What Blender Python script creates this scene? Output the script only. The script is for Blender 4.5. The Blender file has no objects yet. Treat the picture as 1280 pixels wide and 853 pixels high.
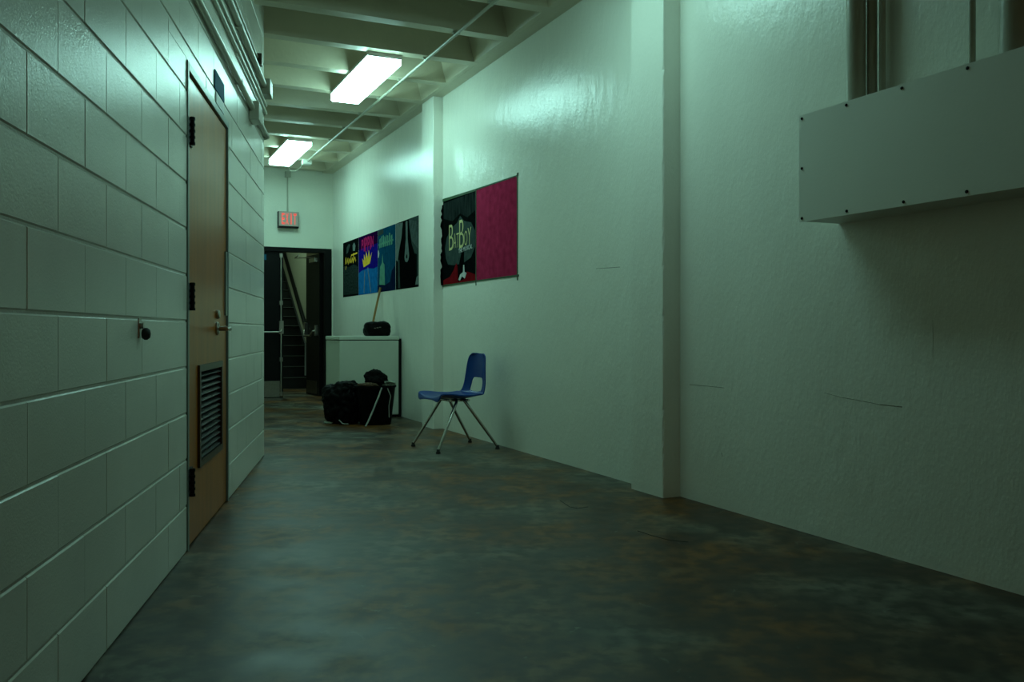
import bpy, bmesh, math, random
from mathutils import Vector, Matrix
random.seed(7)
C = bpy.context.scene
COL = C.collection
PI = math.pi

# ------------------------------------------------------------------ camera, world, exposure
HZ = 0.972                       # lens height
cam = bpy.data.cameras.new('camera'); cam_o = bpy.data.objects.new('camera', cam); COL.objects.link(cam_o)
cam_o.location = (0, 0, HZ); cam_o.rotation_euler = (PI/2, 0, 0)
cam.sensor_width = 36; cam.lens = 36*1100/1280; cam.shift_y = -12.5/1280
cam.clip_start = .05; cam.clip_end = 100
C.camera = cam_o
C.view_settings.view_transform = 'Standard'; C.view_settings.look = 'None'
C.view_settings.gamma = 1; C.view_settings.exposure = 0; C.view_settings.use_curve_mapping = False
LIGHT_COL = (.48, 1.0, .89, 1); LIGHT_POW = 16.5
WORLD_COL = (1.0, .60, .22, 1); WORLD_POW = .10
w = bpy.data.worlds.new('world'); C.world = w; w.use_nodes = True
w.node_tree.nodes['Background'].inputs[0].default_value = WORLD_COL
w.node_tree.nodes['Background'].inputs[1].default_value = WORLD_POW

# ------------------------------------------------------------------ frames
# corridor frame: x = u (towards the right wall), y = t (away along the right wall)
RZ = math.atan2(.4179, .9085)
def W(u, t, z=0): return Vector((.9085*u-.4179*t, .4179*u+.9085*t, z))
# left wall frame: x = d (out of the left wall into the room), y = s (along it)
RL = math.atan2(.1659, .9861)
def L(d, s, z=0): return Vector((-.779+.9861*d-.1659*s, .1659*d+.9861*s, z))
def s_at(px): return 857/(455-px)*1.014          # place along the left wall seen at column px
def t_at(px, u):                                  # place along a plane of constant u
    r = (px-640)/1100
    return (.9085*u-.4179*u*r)/(.4179+.9085*r)

# ------------------------------------------------------------------ materials
def mat(name, col, rough=.5, metal=0, spec=.5, mottle=0, mscale=3, mcol=None, bump=0, bscale=60, bdist=.01, coat=0, emit=None, epow=0, stretch=None, detail=4, bump2=0, b2scale=6):
    m = bpy.data.materials.new(name); m.use_nodes = True
    nt = m.node_tree; b = nt.nodes['Principled BSDF']
    b.inputs['Base Color'].default_value = (*col, 1); b.inputs['Roughness'].default_value = rough
    b.inputs['Metallic'].default_value = metal; b.inputs['Specular IOR Level'].default_value = spec
    if coat: b.inputs['Coat Weight'].default_value = coat; b.inputs['Coat Roughness'].default_value = .12
    if emit: b.inputs['Emission Color'].default_value = emit; b.inputs['Emission Strength'].default_value = epow
    tc = nt.nodes.new('ShaderNodeTexCoord'); mp = nt.nodes.new('ShaderNodeMapping')
    nt.links.new(tc.outputs['Object'], mp.inputs[0])
    if stretch: mp.inputs['Scale'].default_value = stretch
    if mottle:
        n = nt.nodes.new('ShaderNodeTexNoise'); n.inputs['Scale'].default_value = mscale; n.inputs['Detail'].default_value = detail
        nt.links.new(mp.outputs[0], n.inputs['Vector'])
        r = nt.nodes.new('ShaderNodeValToRGB'); r.color_ramp.elements[0].position = .3; r.color_ramp.elements[1].position = .7
        c2 = mcol or tuple(c*(1-mottle) for c in col)
        r.color_ramp.elements[0].color = (*c2, 1); r.color_ramp.elements[1].color = (*col, 1)
        nt.links.new(n.outputs[0], r.inputs[0]); nt.links.new(r.outputs[0], b.inputs['Base Color'])
    nrm = None
    for (amt, sc) in ((bump, bscale), (bump2, b2scale)):
        if not amt: continue
        n = nt.nodes.new('ShaderNodeTexNoise'); n.inputs['Scale'].default_value = sc; n.inputs['Detail'].default_value = 5
        nt.links.new(mp.outputs[0], n.inputs['Vector'])
        bp = nt.nodes.new('ShaderNodeBump'); bp.inputs['Strength'].default_value = amt; bp.inputs['Distance'].default_value = bdist
        nt.links.new(n.outputs[0], bp.inputs['Height'])
        if nrm: nt.links.new(nrm.outputs[0], bp.inputs['Normal'])
        nrm = bp
    if nrm: nt.links.new(nrm.outputs[0], b.inputs['Normal'])
    return m

M = {}
M['block'] = mat('painted_block', (.76,.76,.68), .26, spec=.5, mottle=.10, mscale=2.2, bump=.16, bscale=140, bdist=.006, bump2=.12, b2scale=30)
M['mortar'] = mat('painted_mortar', (.58,.58,.52), .5, bump=.3, bscale=80)
M['plaster'] = mat('painted_plaster', (.83,.83,.74), .25, spec=.5, mottle=.05, mscale=1.3, bump=.15, bscale=80, bdist=.010, bump2=.42, b2scale=11, stretch=(1,1,.55))
M['farwall'] = mat('painted_far_wall', (.74,.75,.64), .45, mottle=.08, mscale=2, bump=.2, bscale=50)
M['ceiling'] = mat('painted_concrete_ceiling', (.60,.54,.40), .34, mottle=.12, mscale=2, bump=.3, bscale=25)
M['pipe'] = mat('painted_pipe', (.44,.44,.35), .3, mottle=.1, mscale=8, bump=.1, bscale=60)
M['white_metal'] = mat('painted_white_metal', (.78,.80,.72), .42, mottle=.04, mscale=2.5, bump=.05, bscale=70)
M['housing'] = mat('lamp_housing', (.5,.45,.42), .5, bump=.05)
M['lens'] = mat('lit_lens', (.9,.9,.9), .4, emit=LIGHT_COL, epow=LIGHT_POW, bump=.01)
M['black'] = mat('black_paint', (.003,.003,.003), .45, mottle=.3, mscale=5, bump=.05, spec=.15)
M['black_rubber'] = mat('black_rubber', (.012,.012,.012), .7, mottle=.2, bump=.1)
M['steel'] = mat('brushed_steel', (.42,.40,.36), .28, metal=1, mottle=.15, mscale=30, bump=.03)
M['dark_steel'] = mat('dark_bronze', (.10,.08,.06), .35, metal=.8, mottle=.2, mscale=20, bump=.05)
M['wood_door'] = mat('varnished_door_wood', (.44,.135,.008), .34, mottle=.3, mscale=2.2, bump=.06, bscale=50, stretch=(6,6,.6), coat=.1)
M['stick'] = mat('wooden_stick', (.42,.23,.08), .5, mottle=.3, mscale=8, bump=.1, stretch=(4,4,.5))
M['blue_plastic'] = mat('blue_plastic', (.0005,.040,.22), .32, spec=.2, mottle=.1, mscale=3, bump=.12, bscale=220, bdist=.002)
M['chrome'] = mat('worn_chrome', (.48,.47,.44), .2, metal=1, mottle=.2, mscale=30, bump=.02)
M['appliance'] = mat('white_enamel', (.52,.55,.46), .4, mottle=.06, mscale=4, bump=.03)
M['bag'] = mat('black_plastic_bag', (.0025,.0025,.0025), .5, mottle=.3, mscale=6, bump=.6, bscale=9, bdist=.02, spec=.07)
M['cloth'] = mat('black_cloth', (.005,.005,.0045), .9, mottle=.3, mscale=9, bump=.5, bscale=30, spec=.1)
M['paper'] = mat('crumpled_paper', (.32,.36,.28), .7, mottle=.3, mscale=20, bump=.5, bscale=30)
M['brown'] = mat('brown_cardboard', (.10,.055,.025), .8, mottle=.3, mscale=12, bump=.2)
M['strap'] = mat('pale_strap', (.30,.32,.28), .6, mottle=.2, mscale=20, bump=.1)
M['sign_blue'] = mat('blue_sign_plastic', (.015,.11,.19), .7, spec=.1, mottle=.1, bump=.02)
M['sign_white'] = mat('white_sign', (.55,.6,.6), .5, mottle=.1, bump=.02)
M['exit_face'] = mat('exit_sign_face', (.42,.36,.32), .4, mottle=.08, mscale=8, bump=.02)
M['exit_red'] = mat('lit_red_letters', (.8,.05,.04), .4, emit=(1.0,.10,.08,1), epow=.7, bump=.01)
M['tape'] = mat('green_tape', (.015,.07,.02), .6, mottle=.3, mscale=20, bump=.1)
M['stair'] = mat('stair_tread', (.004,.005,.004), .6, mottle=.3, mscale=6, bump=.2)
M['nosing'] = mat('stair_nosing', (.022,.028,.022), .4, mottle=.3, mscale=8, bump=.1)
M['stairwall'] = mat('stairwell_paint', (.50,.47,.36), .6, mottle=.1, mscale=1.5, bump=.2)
M['door_edge'] = mat('dark_door_gap', (.004,.004,.004), .8, mottle=.1, bump=.05)
M['frame_paint'] = mat('door_frame_paint', (.20,.27,.25), .35, mottle=.1, mscale=6, bump=.05)
def P(name, c, r=.8): M[name] = mat(name, c, r, mottle=.35, mscale=14, bump=.03, spec=.0)
P('poster_black', (.003,.004,.004)); P('poster_night', (.004,.006,.006)); P('poster_magenta', (.44,.03,.09)); P('poster_red', (.20,.008,.012))
P('poster_grey', (.045,.07,.065)); P('poster_yellow', (.9,.55,.05)); P('poster_cream', (.62,.58,.28)); P('poster_navy', (.012,.008,.22))
P('poster_sky', (.01,.15,.42)); P('poster_pink', (.55,.02,.13)); P('poster_teal', (.006,.075,.15)); P('poster_green', (.12,.33,.24))
P('poster_lightgrey', (.17,.22,.21)); P('poster_white', (.6,.62,.6)); P('poster_violet', (.02,.003,.04)); P('poster_deepblue', (.006,.015,.05))

# magenta gradient poster with a slightly bluer, mottled surface
def floor_mat():
    m = bpy.data.materials.new('stained_concrete_floor'); m.use_nodes = True
    nt = m.node_tree; N = nt.nodes; K = nt.links.new; b = N['Principled BSDF']
    tc = N.new('ShaderNodeTexCoord')
    def noise(sc, det=6, dist=0, mp=None):
        n = N.new('ShaderNodeTexNoise'); n.inputs['Scale'].default_value = sc; n.inputs['Detail'].default_value = det
        n.inputs['Distortion'].default_value = dist; K(tc.outputs['Object'], n.inputs['Vector']); return n
    def ramp(src, a, ca, z, cz):
        r = N.new('ShaderNodeValToRGB'); e = r.color_ramp.elements
        e[0].position = a; e[0].color = (*ca,1); e[1].position = z; e[1].color = (*cz,1); K(src, r.inputs[0]); return r
    n1 = noise(1.0, 12, .15); n2 = noise(3.2, 14, .1); n3 = noise(13, 14)
    r1 = ramp(n1.outputs[0], .45, (.100,.038,.003), .60, (.086,.080,.062))
    r2 = ramp(n2.outputs[0], .40, (.36,.30,.24), .58, (1.25,1.25,1.22))
    r3 = ramp(n3.outputs[0], .40, (.48,.46,.42), .60, (1.35,1.35,1.33))
    mx = N.new('ShaderNodeMix'); mx.data_type='RGBA'; mx.blend_type='MULTIPLY'; mx.inputs[0].default_value = 1
    K(r1.outputs[0], mx.inputs[6]); K(r2.outputs[0], mx.inputs[7])
    m2 = N.new('ShaderNodeMix'); m2.data_type='RGBA'; m2.blend_type='MULTIPLY'; m2.inputs[0].default_value = 1
    K(mx.outputs[2], m2.inputs[6]); K(r3.outputs[0], m2.inputs[7])
    # pale scuffs
    n4 = noise(6, 10, 2.5); r4 = ramp(n4.outputs[0], .66, (0,0,0), .74, (1,1,1))
    m3 = N.new('ShaderNodeMix'); m3.data_type='RGBA'; m3.inputs[7].default_value = (.22,.23,.19,1)
    mm = N.new('ShaderNodeMath'); mm.operation='MULTIPLY'; mm.inputs[1].default_value=.45; K(r4.outputs[0], mm.inputs[0]); K(mm.outputs[0], m3.inputs[0])
    K(m2.outputs[2], m3.inputs[6]); K(m3.outputs[2], b.inputs['Base Color'])
    rr = N.new('ShaderNodeMapRange'); rr.inputs[1].default_value=.3; rr.inputs[2].default_value=.7; rr.inputs[3].default_value=.34; rr.inputs[4].default_value=.52
    K(n2.outputs[0], rr.inputs[0]); K(rr.outputs[0], b.inputs['Roughness'])
    b.inputs['Specular IOR Level'].default_value = .42
    bp = N.new('ShaderNodeBump'); bp.inputs['Strength'].default_value=.06; bp.inputs['Distance'].default_value=.004; K(n2.outputs[0], bp.inputs['Height'])
    b2 = N.new('ShaderNodeBump'); b2.inputs['Strength'].default_value=.12; b2.inputs['Distance'].default_value=.002; K(n3.outputs[0], b2.inputs['Height']); K(bp.outputs[0], b2.inputs['Normal'])
    K(b2.outputs[0], b.inputs['Normal'])
    return m
M['floor'] = floor_mat()

# ------------------------------------------------------------------ mesh helpers
class MB:
    def __init__(s): s.bm = bmesh.new()
    def box(s, x0, x1, y0, y1, z0, z1, bev=0):
        vs = [s.bm.verts.new((x,y,z)) for x in (x0,x1) for y in (y0,y1) for z in (z0,z1)]
        fs = [s.bm.faces.new([vs[i] for i in f]) for f in ((0,1,3,2),(4,6,7,5),(0,4,5,1),(2,3,7,6),(0,2,6,4),(1,5,7,3))]
        if bev:
            es = list({e for f in fs for e in f.edges})
            bmesh.ops.bevel(s.bm, geom=es, offset=bev, segments=2, affect='EDGES', profile=.6)
        return s
    def prism(s, pts, a, b, f):
        """pts 2D polygon, extruded from a to b, f(p, q, depth) -> 3D"""
        lo = [s.bm.verts.new(f(p,q,a)) for p,q in pts]; hi = [s.bm.verts.new(f(p,q,b)) for p,q in pts]
        n = len(pts); s.bm.faces.new(lo); s.bm.faces.new(hi[::-1])
        for i in range(n): s.bm.faces.new((lo[i], hi[i], hi[(i+1)%n], lo[(i+1)%n]))
        return s
    def tube(s, pts, r, n=12, caps=True, closed=False):
        pts = [Vector(p) for p in pts]; m = len(pts); rings = []
        rr = r if isinstance(r, (list,tuple)) else [r]*m
        up = None
        for i, p in enumerate(pts):
            d = (pts[min(i+1,m-1)]-pts[max(i-1,0)]).normalized()
            if up is None:
                a = Vector((0,0,1)) if abs(d.z) < .9 else Vector((1,0,0)); x = d.cross(a).normalized()
            else: x = (up - d*up.dot(d)).normalized()
            up = x; y = d.cross(x)
            rings.append([s.bm.verts.new(p+(x*math.cos(2*PI*k/n)+y*math.sin(2*PI*k/n))*rr[i]) for k in range(n)])
        for a, b in zip(rings, rings[1:]):
            for k in range(n): s.bm.faces.new((a[k], a[(k+1)%n], b[(k+1)%n], b[k]))
        if caps: s.bm.faces.new(rings[0][::-1]); s.bm.faces.new(rings[-1])
        return s
    def lathe(s, prof, c=(0,0,0), n=24, axis='z'):
        rings = []
        for r, h in prof:
            ring = []
            for k in range(n):
                a = 2*PI*k/n; x, y = r*math.cos(a), r*math.sin(a)
                v = {'z':(x,y,h), 'x':(h,x,y), 'y':(y,h,x)}[axis]
                ring.append(s.bm.verts.new((c[0]+v[0], c[1]+v[1], c[2]+v[2])))
            rings.append(ring)
        for a, b in zip(rings, rings[1:]):
            for k in range(n): s.bm.faces.new((a[k], a[(k+1)%n], b[(k+1)%n], b[k]))
        s.bm.faces.new(rings[0][::-1]); s.bm.faces.new(rings[-1])
        return s
    def build(s, name, m, parent=None, loc=None, rz=None, smooth=False):
        bmesh.ops.recalc_face_normals(s.bm, faces=s.bm.faces)
        me = bpy.data.meshes.new(name); s.bm.to_mesh(me); s.bm.free()
        me.materials.append(m)
        if smooth:
            for p in me.polygons: p.use_smooth = True
            try: me.set_sharp_from_angle(angle=math.radians(40))
            except Exception: pass
        o = bpy.data.objects.new(name, me); COL.objects.link(o)
        if parent: o.parent = parent
        if loc is not None: o.location = loc
        if rz is not None: o.rotation_euler.z = rz
        return o
def tag(o, label=None, cat=None, group=None, kind=None):
    if label: o['label'] = label
    if cat: o['category'] = cat
    if group: o['group'] = group
    if kind: o['kind'] = kind
    return o
def empty(name, loc, rz=0, label=None, cat=None, group=None, kind=None):
    o = bpy.data.objects.new(name, None); COL.objects.link(o); o.location = loc; o.rotation_euler = (0,0,rz)
    o.empty_display_size = .1
    return tag(o, label, cat, group, kind)
def bevel(o, wd, seg=2):
    md = o.modifiers.new('bevel', 'BEVEL'); md.width = wd; md.segments = seg; md.limit_method = 'ANGLE'; return o
def text_mesh(name, s, m, parent, fn, height, width=None, depth=.001, track=1.0, bold=0.0):
    """flat lettering; fn(x, y, depth) -> parent's frame; lower-left at 0,0"""
    cu = bpy.data.curves.new(name, 'FONT'); cu.body = s; cu.size = 1; cu.extrude = .5; cu.space_character = track; cu.offset = bold
    tmp = bpy.data.objects.new(name+'_t', cu); COL.objects.link(tmp)
    bpy.context.view_layer.update()
    dg = bpy.context.evaluated_depsgraph_get()
    me = bpy.data.meshes.new_from_object(tmp.evaluated_get(dg))
    bpy.data.objects.remove(tmp)
    xs = [v.co.x for v in me.vertices]; ys = [v.co.y for v in me.vertices]
    x0, x1, y0, y1 = min(xs), max(xs), min(ys), max(ys)
    ky = height/(y1-y0); kx = width/(x1-x0) if width else ky
    for v in me.vertices: v.co = Vector(fn((v.co.x-x0)*kx, (v.co.y-y0)*ky, (v.co.z+.5)*depth))
    me.name = name; me.materials.clear(); me.materials.append(m)
    o = bpy.data.objects.new(name, me); COL.objects.link(o); o.parent = parent
    return o

O0 = (0,0,0)
UW = 3.035; COLD = .101; ZS = 3.30; ZC = 3.66; TF = 12.95
# ------------------------------------------------------------------ SETTING
# floor: fine grid
f = MB(); f.box(-8, 8, -5, 20, -.12, 0); tag(f.build('floor', M['floor']), 'mottled stained concrete floor', kind='structure')

# left block wall: every block a bevelled pad on a recessed mortar plane
DS0, DS1, DZ1 = s_at(233.5), s_at(285), 2.165      # door rough opening
def block_wall():
    S0, S1 = -2.5, s_at(330)
    b = MB(); bl = .427; ch = .2032
    zt = ZC
    # mortar backing, as three boxes round the door
    m_ = MB(); m_.box(-.2, -.0045, S0, DS0, 0, zt); m_.box(-.2, -.0045, DS1, S1-.0045, 0, zt); m_.box(-.2, -.0045, DS0, DS1, DZ1, zt)
    def pad(s0, s1, z0, z1, gv0, gv1):
        if s1-s0 < .03 or z1-z0 < .02: return
        g = .0035; dh = .0022
        a0, a1 = s0+gv0, s1-gv1
        o_ = [(-.0045,a0,z0+g),(-.0045,a1,z0+g),(-.0045,a1,z1-g),(-.0045,a0,z1-g)]
        e = .004
        i_ = [(0,a0+gv0*.9,z0+g+e),(0,a1-gv1*.9,z0+g+e),(0,a1-gv1*.9,z1-g-e),(0,a0+gv0*.9,z1-g-e)]
        jit = random.uniform(-.0009,.0007)
        vo = [b.bm.verts.new(v) for v in o_]; vi = [b.bm.verts.new((v[0]+jit, v[1], v[2])) for v in i_]
        b.bm.faces.new(vi)
        for k in range(4): b.bm.faces.new((vo[k], vo[(k+1)%4], vi[(k+1)%4], vi[k]))
    c = 0
    while c*ch < zt:
        z0, z1 = c*ch, min((c+1)*ch, zt)
        ph = (2.275 if c % 2 == 0 else 2.064) % bl
        s = S0 - ((S0-ph) % bl)
        while s < S1:
            s0, s1 = max(s, S0), min(s+bl, S1)
            v = .0010
            if s1 <= DS0 or s0 >= DS1 or z0 >= DZ1: pad(s0, s1, z0, z1, v, v if s1 < S1 else .0)
            else:
                if z1 > DZ1: pad(s0, s1, DZ1, z1, v, v)
                if s0 < DS0: pad(s0, DS0, z0, min(z1, 9), v, 0)
                if s1 > DS1: pad(DS1, s1, z0, min(z1, 9), 0, v)
            s += bl
        c += 1
    wall = m_.build('wall_left', M['mortar'], loc=L(0,0), rz=RL); tag(wall, 'painted concrete block wall on the left', kind='structure')
    bo = b.build('block_face', M['block'], wall)
    # end return of the wall at the corner
    e = MB(); e.box(-1.2, 0, S1-.0045, S1+.001, 0, zt); e.build('wall_end', M['block'], wall)
block_wall()
# wall closing the alcove behind the corner
x = MB(); x.box(.45, .6, 6.6, TF+.2, 0, ZC); tag(x.build('wall_alcove', M['farwall'], loc=O0, rz=RZ), kind='structure')

# right wall: panels and pilasters
x = MB(); x.box(UW, UW+.25, 4.40, TF+.2, 0, ZC); x.box(UW+.02, UW+.25, -5, 4.40, 0, ZC)
WR = x.build('wall_right', M['plaster'], rz=RZ); tag(WR, 'painted plaster wall on the right', kind='structure')
M['seam'] = mat('hairline_seam', (.16,.15,.10), .8, mottle=.4, mscale=30, bump=.1)
def seam(pts, u, th=.0035):       # hairline in the plaster; points given where they lie on the wall
    b = MB(); q = []
    for px, py in pts:
        t = t_at(px, u); q.append(Vector((t, HZ+(414-py)/1100*(.4179*u+.9085*t))))
    for i, (p0, p1) in enumerate(zip(q, q[1:])):
        d = (p1-p0).normalized(); n_ = Vector((-d.y, d.x))*th*(.35+.65*random.random())/2
        b.prism([tuple(p0-n_), tuple(p1-n_), tuple(p1+n_), tuple(p0+n_)], u-.0008, u+.002, lambda p,q_,dd: (dd,p,q_))
    b.build('hairline_crack', M['seam'], WR)
seam([(862,481),(880,482.5),(905,485)], UW+.02, .003)
seam([(1030,491),(1052,497),(1075,501),(1100,506),(1128,509)], UW+.02, .004)
seam([(902,566),(903,571)], UW+.02, .007)
seam([(1166,400),(1166.5,425),(1166,447)], UW+.02, .002)
seam([(745,336),(762,335),(775,334)], UW, .003)
def pilaster(n, t0, t1):
    b = MB()
    # edge chipped a little: outline in (u,t) repeated up the height
    rows = 90; u0 = UW-COLD; sec = []
    for i in range(rows+1):
        z = ZS*i/rows; r = random.Random(n*100+i)
        ch = r.choice((0,0,0,.003,.006)) if z < 2.5 else 0
        sec.append([b.bm.verts.new(v) for v in ((u0, t1, z), (u0, t0+.004+ch, z), (u0+.004+ch, t0, z), (UW+.03, t0, z), (UW+.03, t1, z))])
    for a, c in zip(sec, sec[1:]):
        for k in range(5): b.bm.faces.new((a[k], a[(k+1)%5], c[(k+1)%5], c[k]))
    b.bm.faces.new(sec[0]); b.bm.faces.new(sec[-1][::-1])
    tag(b.build('trim_%d' % n, M['plaster'], rz=RZ), 'painted square pilaster on the right wall', kind='structure')
pilaster(1, 8.245, 8.585); pilaster(2, 4.279, 4.617)

# far wall with the opening for the double doors
FU0, FU1, FZ = 1.36, 3.015, 2.185       # outer opening
def far_u(px, t=TF):
    r = (px-640)/1100; return t*(.4179+.9085*r)/(.9085-.4179*r)
x = MB(); x.box(.5, FU0, TF, TF+.2, 0, ZC); x.box(FU1, UW+.2, TF, TF+.2, 0, ZC); x.box(FU0, FU1, TF, TF+.2, FZ, ZC)
tag(x.build('wall_far', M['farwall'], rz=RZ), 'painted end wall above the exit doors', kind='structure')

# ceiling: slab, tapered concrete joists, edge beam
def ceiling():
    b = MB(); b.box(-6, UW+.3, -5, TF+.2, ZC, ZC+.15)
    b.box(UW-COLD-.005, UW+.02, -5, TF+.1, ZS, ZC+.01)
    ti = 6.40-.705*12
    while ti < TF:
        c = ti; hb, ht = .055, .095
        pts = [(c-hb, ZS), (c+hb, ZS), (c+ht, ZC+.01), (c-ht, ZC+.01)]
        b.prism(pts, -6, UW-COLD-.004, lambda p, q, d: (d, p, q))
        # pan ends slope down to the beam
        b.prism([(UW-COLD-.16, ZC+.005), (UW-COLD, ZC+.005), (UW-COLD, ZS+.0015), (UW-COLD-.05, ZS+.0015)], c, c+.705, lambda p, q, d: (p, d, q))
        ti += .705
    o = b.build('ceiling', M['ceiling'], rz=RZ); tag(o, 'painted concrete ceiling with a row of joists', kind='structure')
ceiling()

# ------------------------------------------------------------------ stairwell behind the exit doors
def stairwell():
    b = MB()
    # right wall of the stairs follows this line (world coordinates)
    A = [(-3.48,14.9), (-3.69,15.8), (-5.10,19.04)]
    poly = A + [(-2.2,19.6), (-1.6,13.7), (-2.45,13.32), (-2.75,13.6)]
    poly = [(-3.48,14.9), (-3.69,15.8), (-5.10,19.04), (-4.6,19.3), (-3.3,15.9), (-3.25,14.9)]
    b.prism(poly, 0, 4.6, lambda p,q,d: (p,q,d))
    b.prism([(-3.25,14.9), (-3.3,15.1), (-2.2,15.6), (-2.0,13.4), (-2.35,13.2), (-2.35,14.9)], 0, 4.6, lambda p,q,d: (p,q,d))
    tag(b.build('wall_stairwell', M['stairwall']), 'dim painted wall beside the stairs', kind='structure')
    b = MB()
    b.prism([(-5.10,19.04),(-4.6,19.3),(-7.2,18.2),(-7.2,18.0)][::-1] if 0 else [(-4.9,19.0),(-4.9,19.2),(-7.6,18.0),(-7.5,17.8)], 0, 4.6, lambda p,q,d: (p,q,d))
    b.prism([(-7.5,18.1),(-7.7,18.1),(-5.75,12.0),(-5.55,12.0)], 0, 4.6, lambda p,q,d: (p,q,d))
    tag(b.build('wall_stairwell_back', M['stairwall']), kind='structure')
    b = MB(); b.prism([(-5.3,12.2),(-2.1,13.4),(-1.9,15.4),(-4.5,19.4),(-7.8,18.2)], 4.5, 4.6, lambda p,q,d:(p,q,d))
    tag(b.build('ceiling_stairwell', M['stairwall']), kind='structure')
    root = empty('staircase', (-4.3,15.2,0), 0, 'dark staircase climbing away behind the open exit door', 'staircase')
    ox, oy = -4.3, 15.2
    v = Vector((-.43,1)).normalized(); lft = Vector((-v.y, v.x))
    nz = []
    b = MB()
    for n in range(13):
        # right end on the wall line
        Y0 = 15.0+.27*n; z1 = .178*(n+1)
        def xr(Y): return -3.48-.233*(Y-14.9) if Y < 15.8 else -3.69-.435*(Y-15.8)
        pr0 = (xr(Y0)-.005, Y0); pr1 = (xr(Y0+.29)-.005, Y0+.29)
        wd = 1.25
        pl0 = (pr0[0]-wd, Y0-.5*wd*.9); pl1 = (pr1[0]-wd, Y0+.29-.5*wd*.9)
        b.prism([(p[0]-ox,p[1]-oy) for p in (pr0,pr1,pl1,pl0)], max(0, z1-.30), z1, lambda p,q,d:(p,q,d))
        nz.append((pr0, pl0, z1))
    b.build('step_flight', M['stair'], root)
    for (p0, p1, z1) in nz:
        c = MB(); a = Vector((p0[0]-ox,p0[1]-oy,z1)); e = Vector((p1[0]-ox,p1[1]-oy,z1))
        c.tube([a+Vector((0,-.005,-.004)), e+Vector((0,-.005,-.004))], .012, 6); c.build('nosing', M['nosing'], root)
    # sloping skirt board along the wall side of the flight
    b = MB(); ys = [15.0+.1*i for i in range(34)]
    top = lambda Y: .178*((Y-15.0)/.27+1)+.035
    ring = []
    for Y in ys:
        x1 = xr(Y)-.003; x0 = x1-.03
        ring.append([b.bm.verts.new(v) for v in ((x0-ox,Y-oy,0),(x1-ox,Y-oy,0),(x1-ox,Y-oy,top(Y)),(x0-ox,Y-oy,top(Y)))])
    for a, c in zip(ring, ring[1:]):
        for k in range(4): b.bm.faces.new((a[k],a[(k+1)%4],c[(k+1)%4],c[k]))
    b.bm.faces.new(ring[0]); b.bm.faces.new(ring[-1][::-1])
    b.build('stringer', M['stair'], root)
    # handrail
    hr = empty('handrail', (-3.7,15.6,1.0), 0, 'black sloping handrail fixed to the stairwell wall', 'handrail')
    o = Vector((-3.7,15.6,1.0))
    a = Vector(((383-640)/1100*15.55, 15.55, 1.0)); e = Vector(((354.5-640)/1100*17.9, 17.9, .972+100/1100*17.9))
    MBt = MB(); MBt.tube([a+Vector((.11,.1,-.02))-o, a+Vector((.03,0,-.01))-o, a-o, e-o], .035, 12); MBt.build('rail', M['black'], hr, smooth=True)
    for k in (.12, .5, .88):
        p = a.lerp(e, k)-o; c = MB(); c.tube([p, p+Vector((.10,.045,-.03))], .012, 8); c.build('bracket', M['black'], hr)
    # the stairwell's own lamp, above the doorway and out of sight
    li = bpy.data.lights.new('stairwell_lamp', 'AREA'); li.energy = 36; li.color = (.55,1.0,.72); li.size = .6
    lo = bpy.data.objects.new('stairwell_lamp', li); COL.objects.link(lo); lo.location = (-4.6,15.2,4.35)
stairwell()

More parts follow.
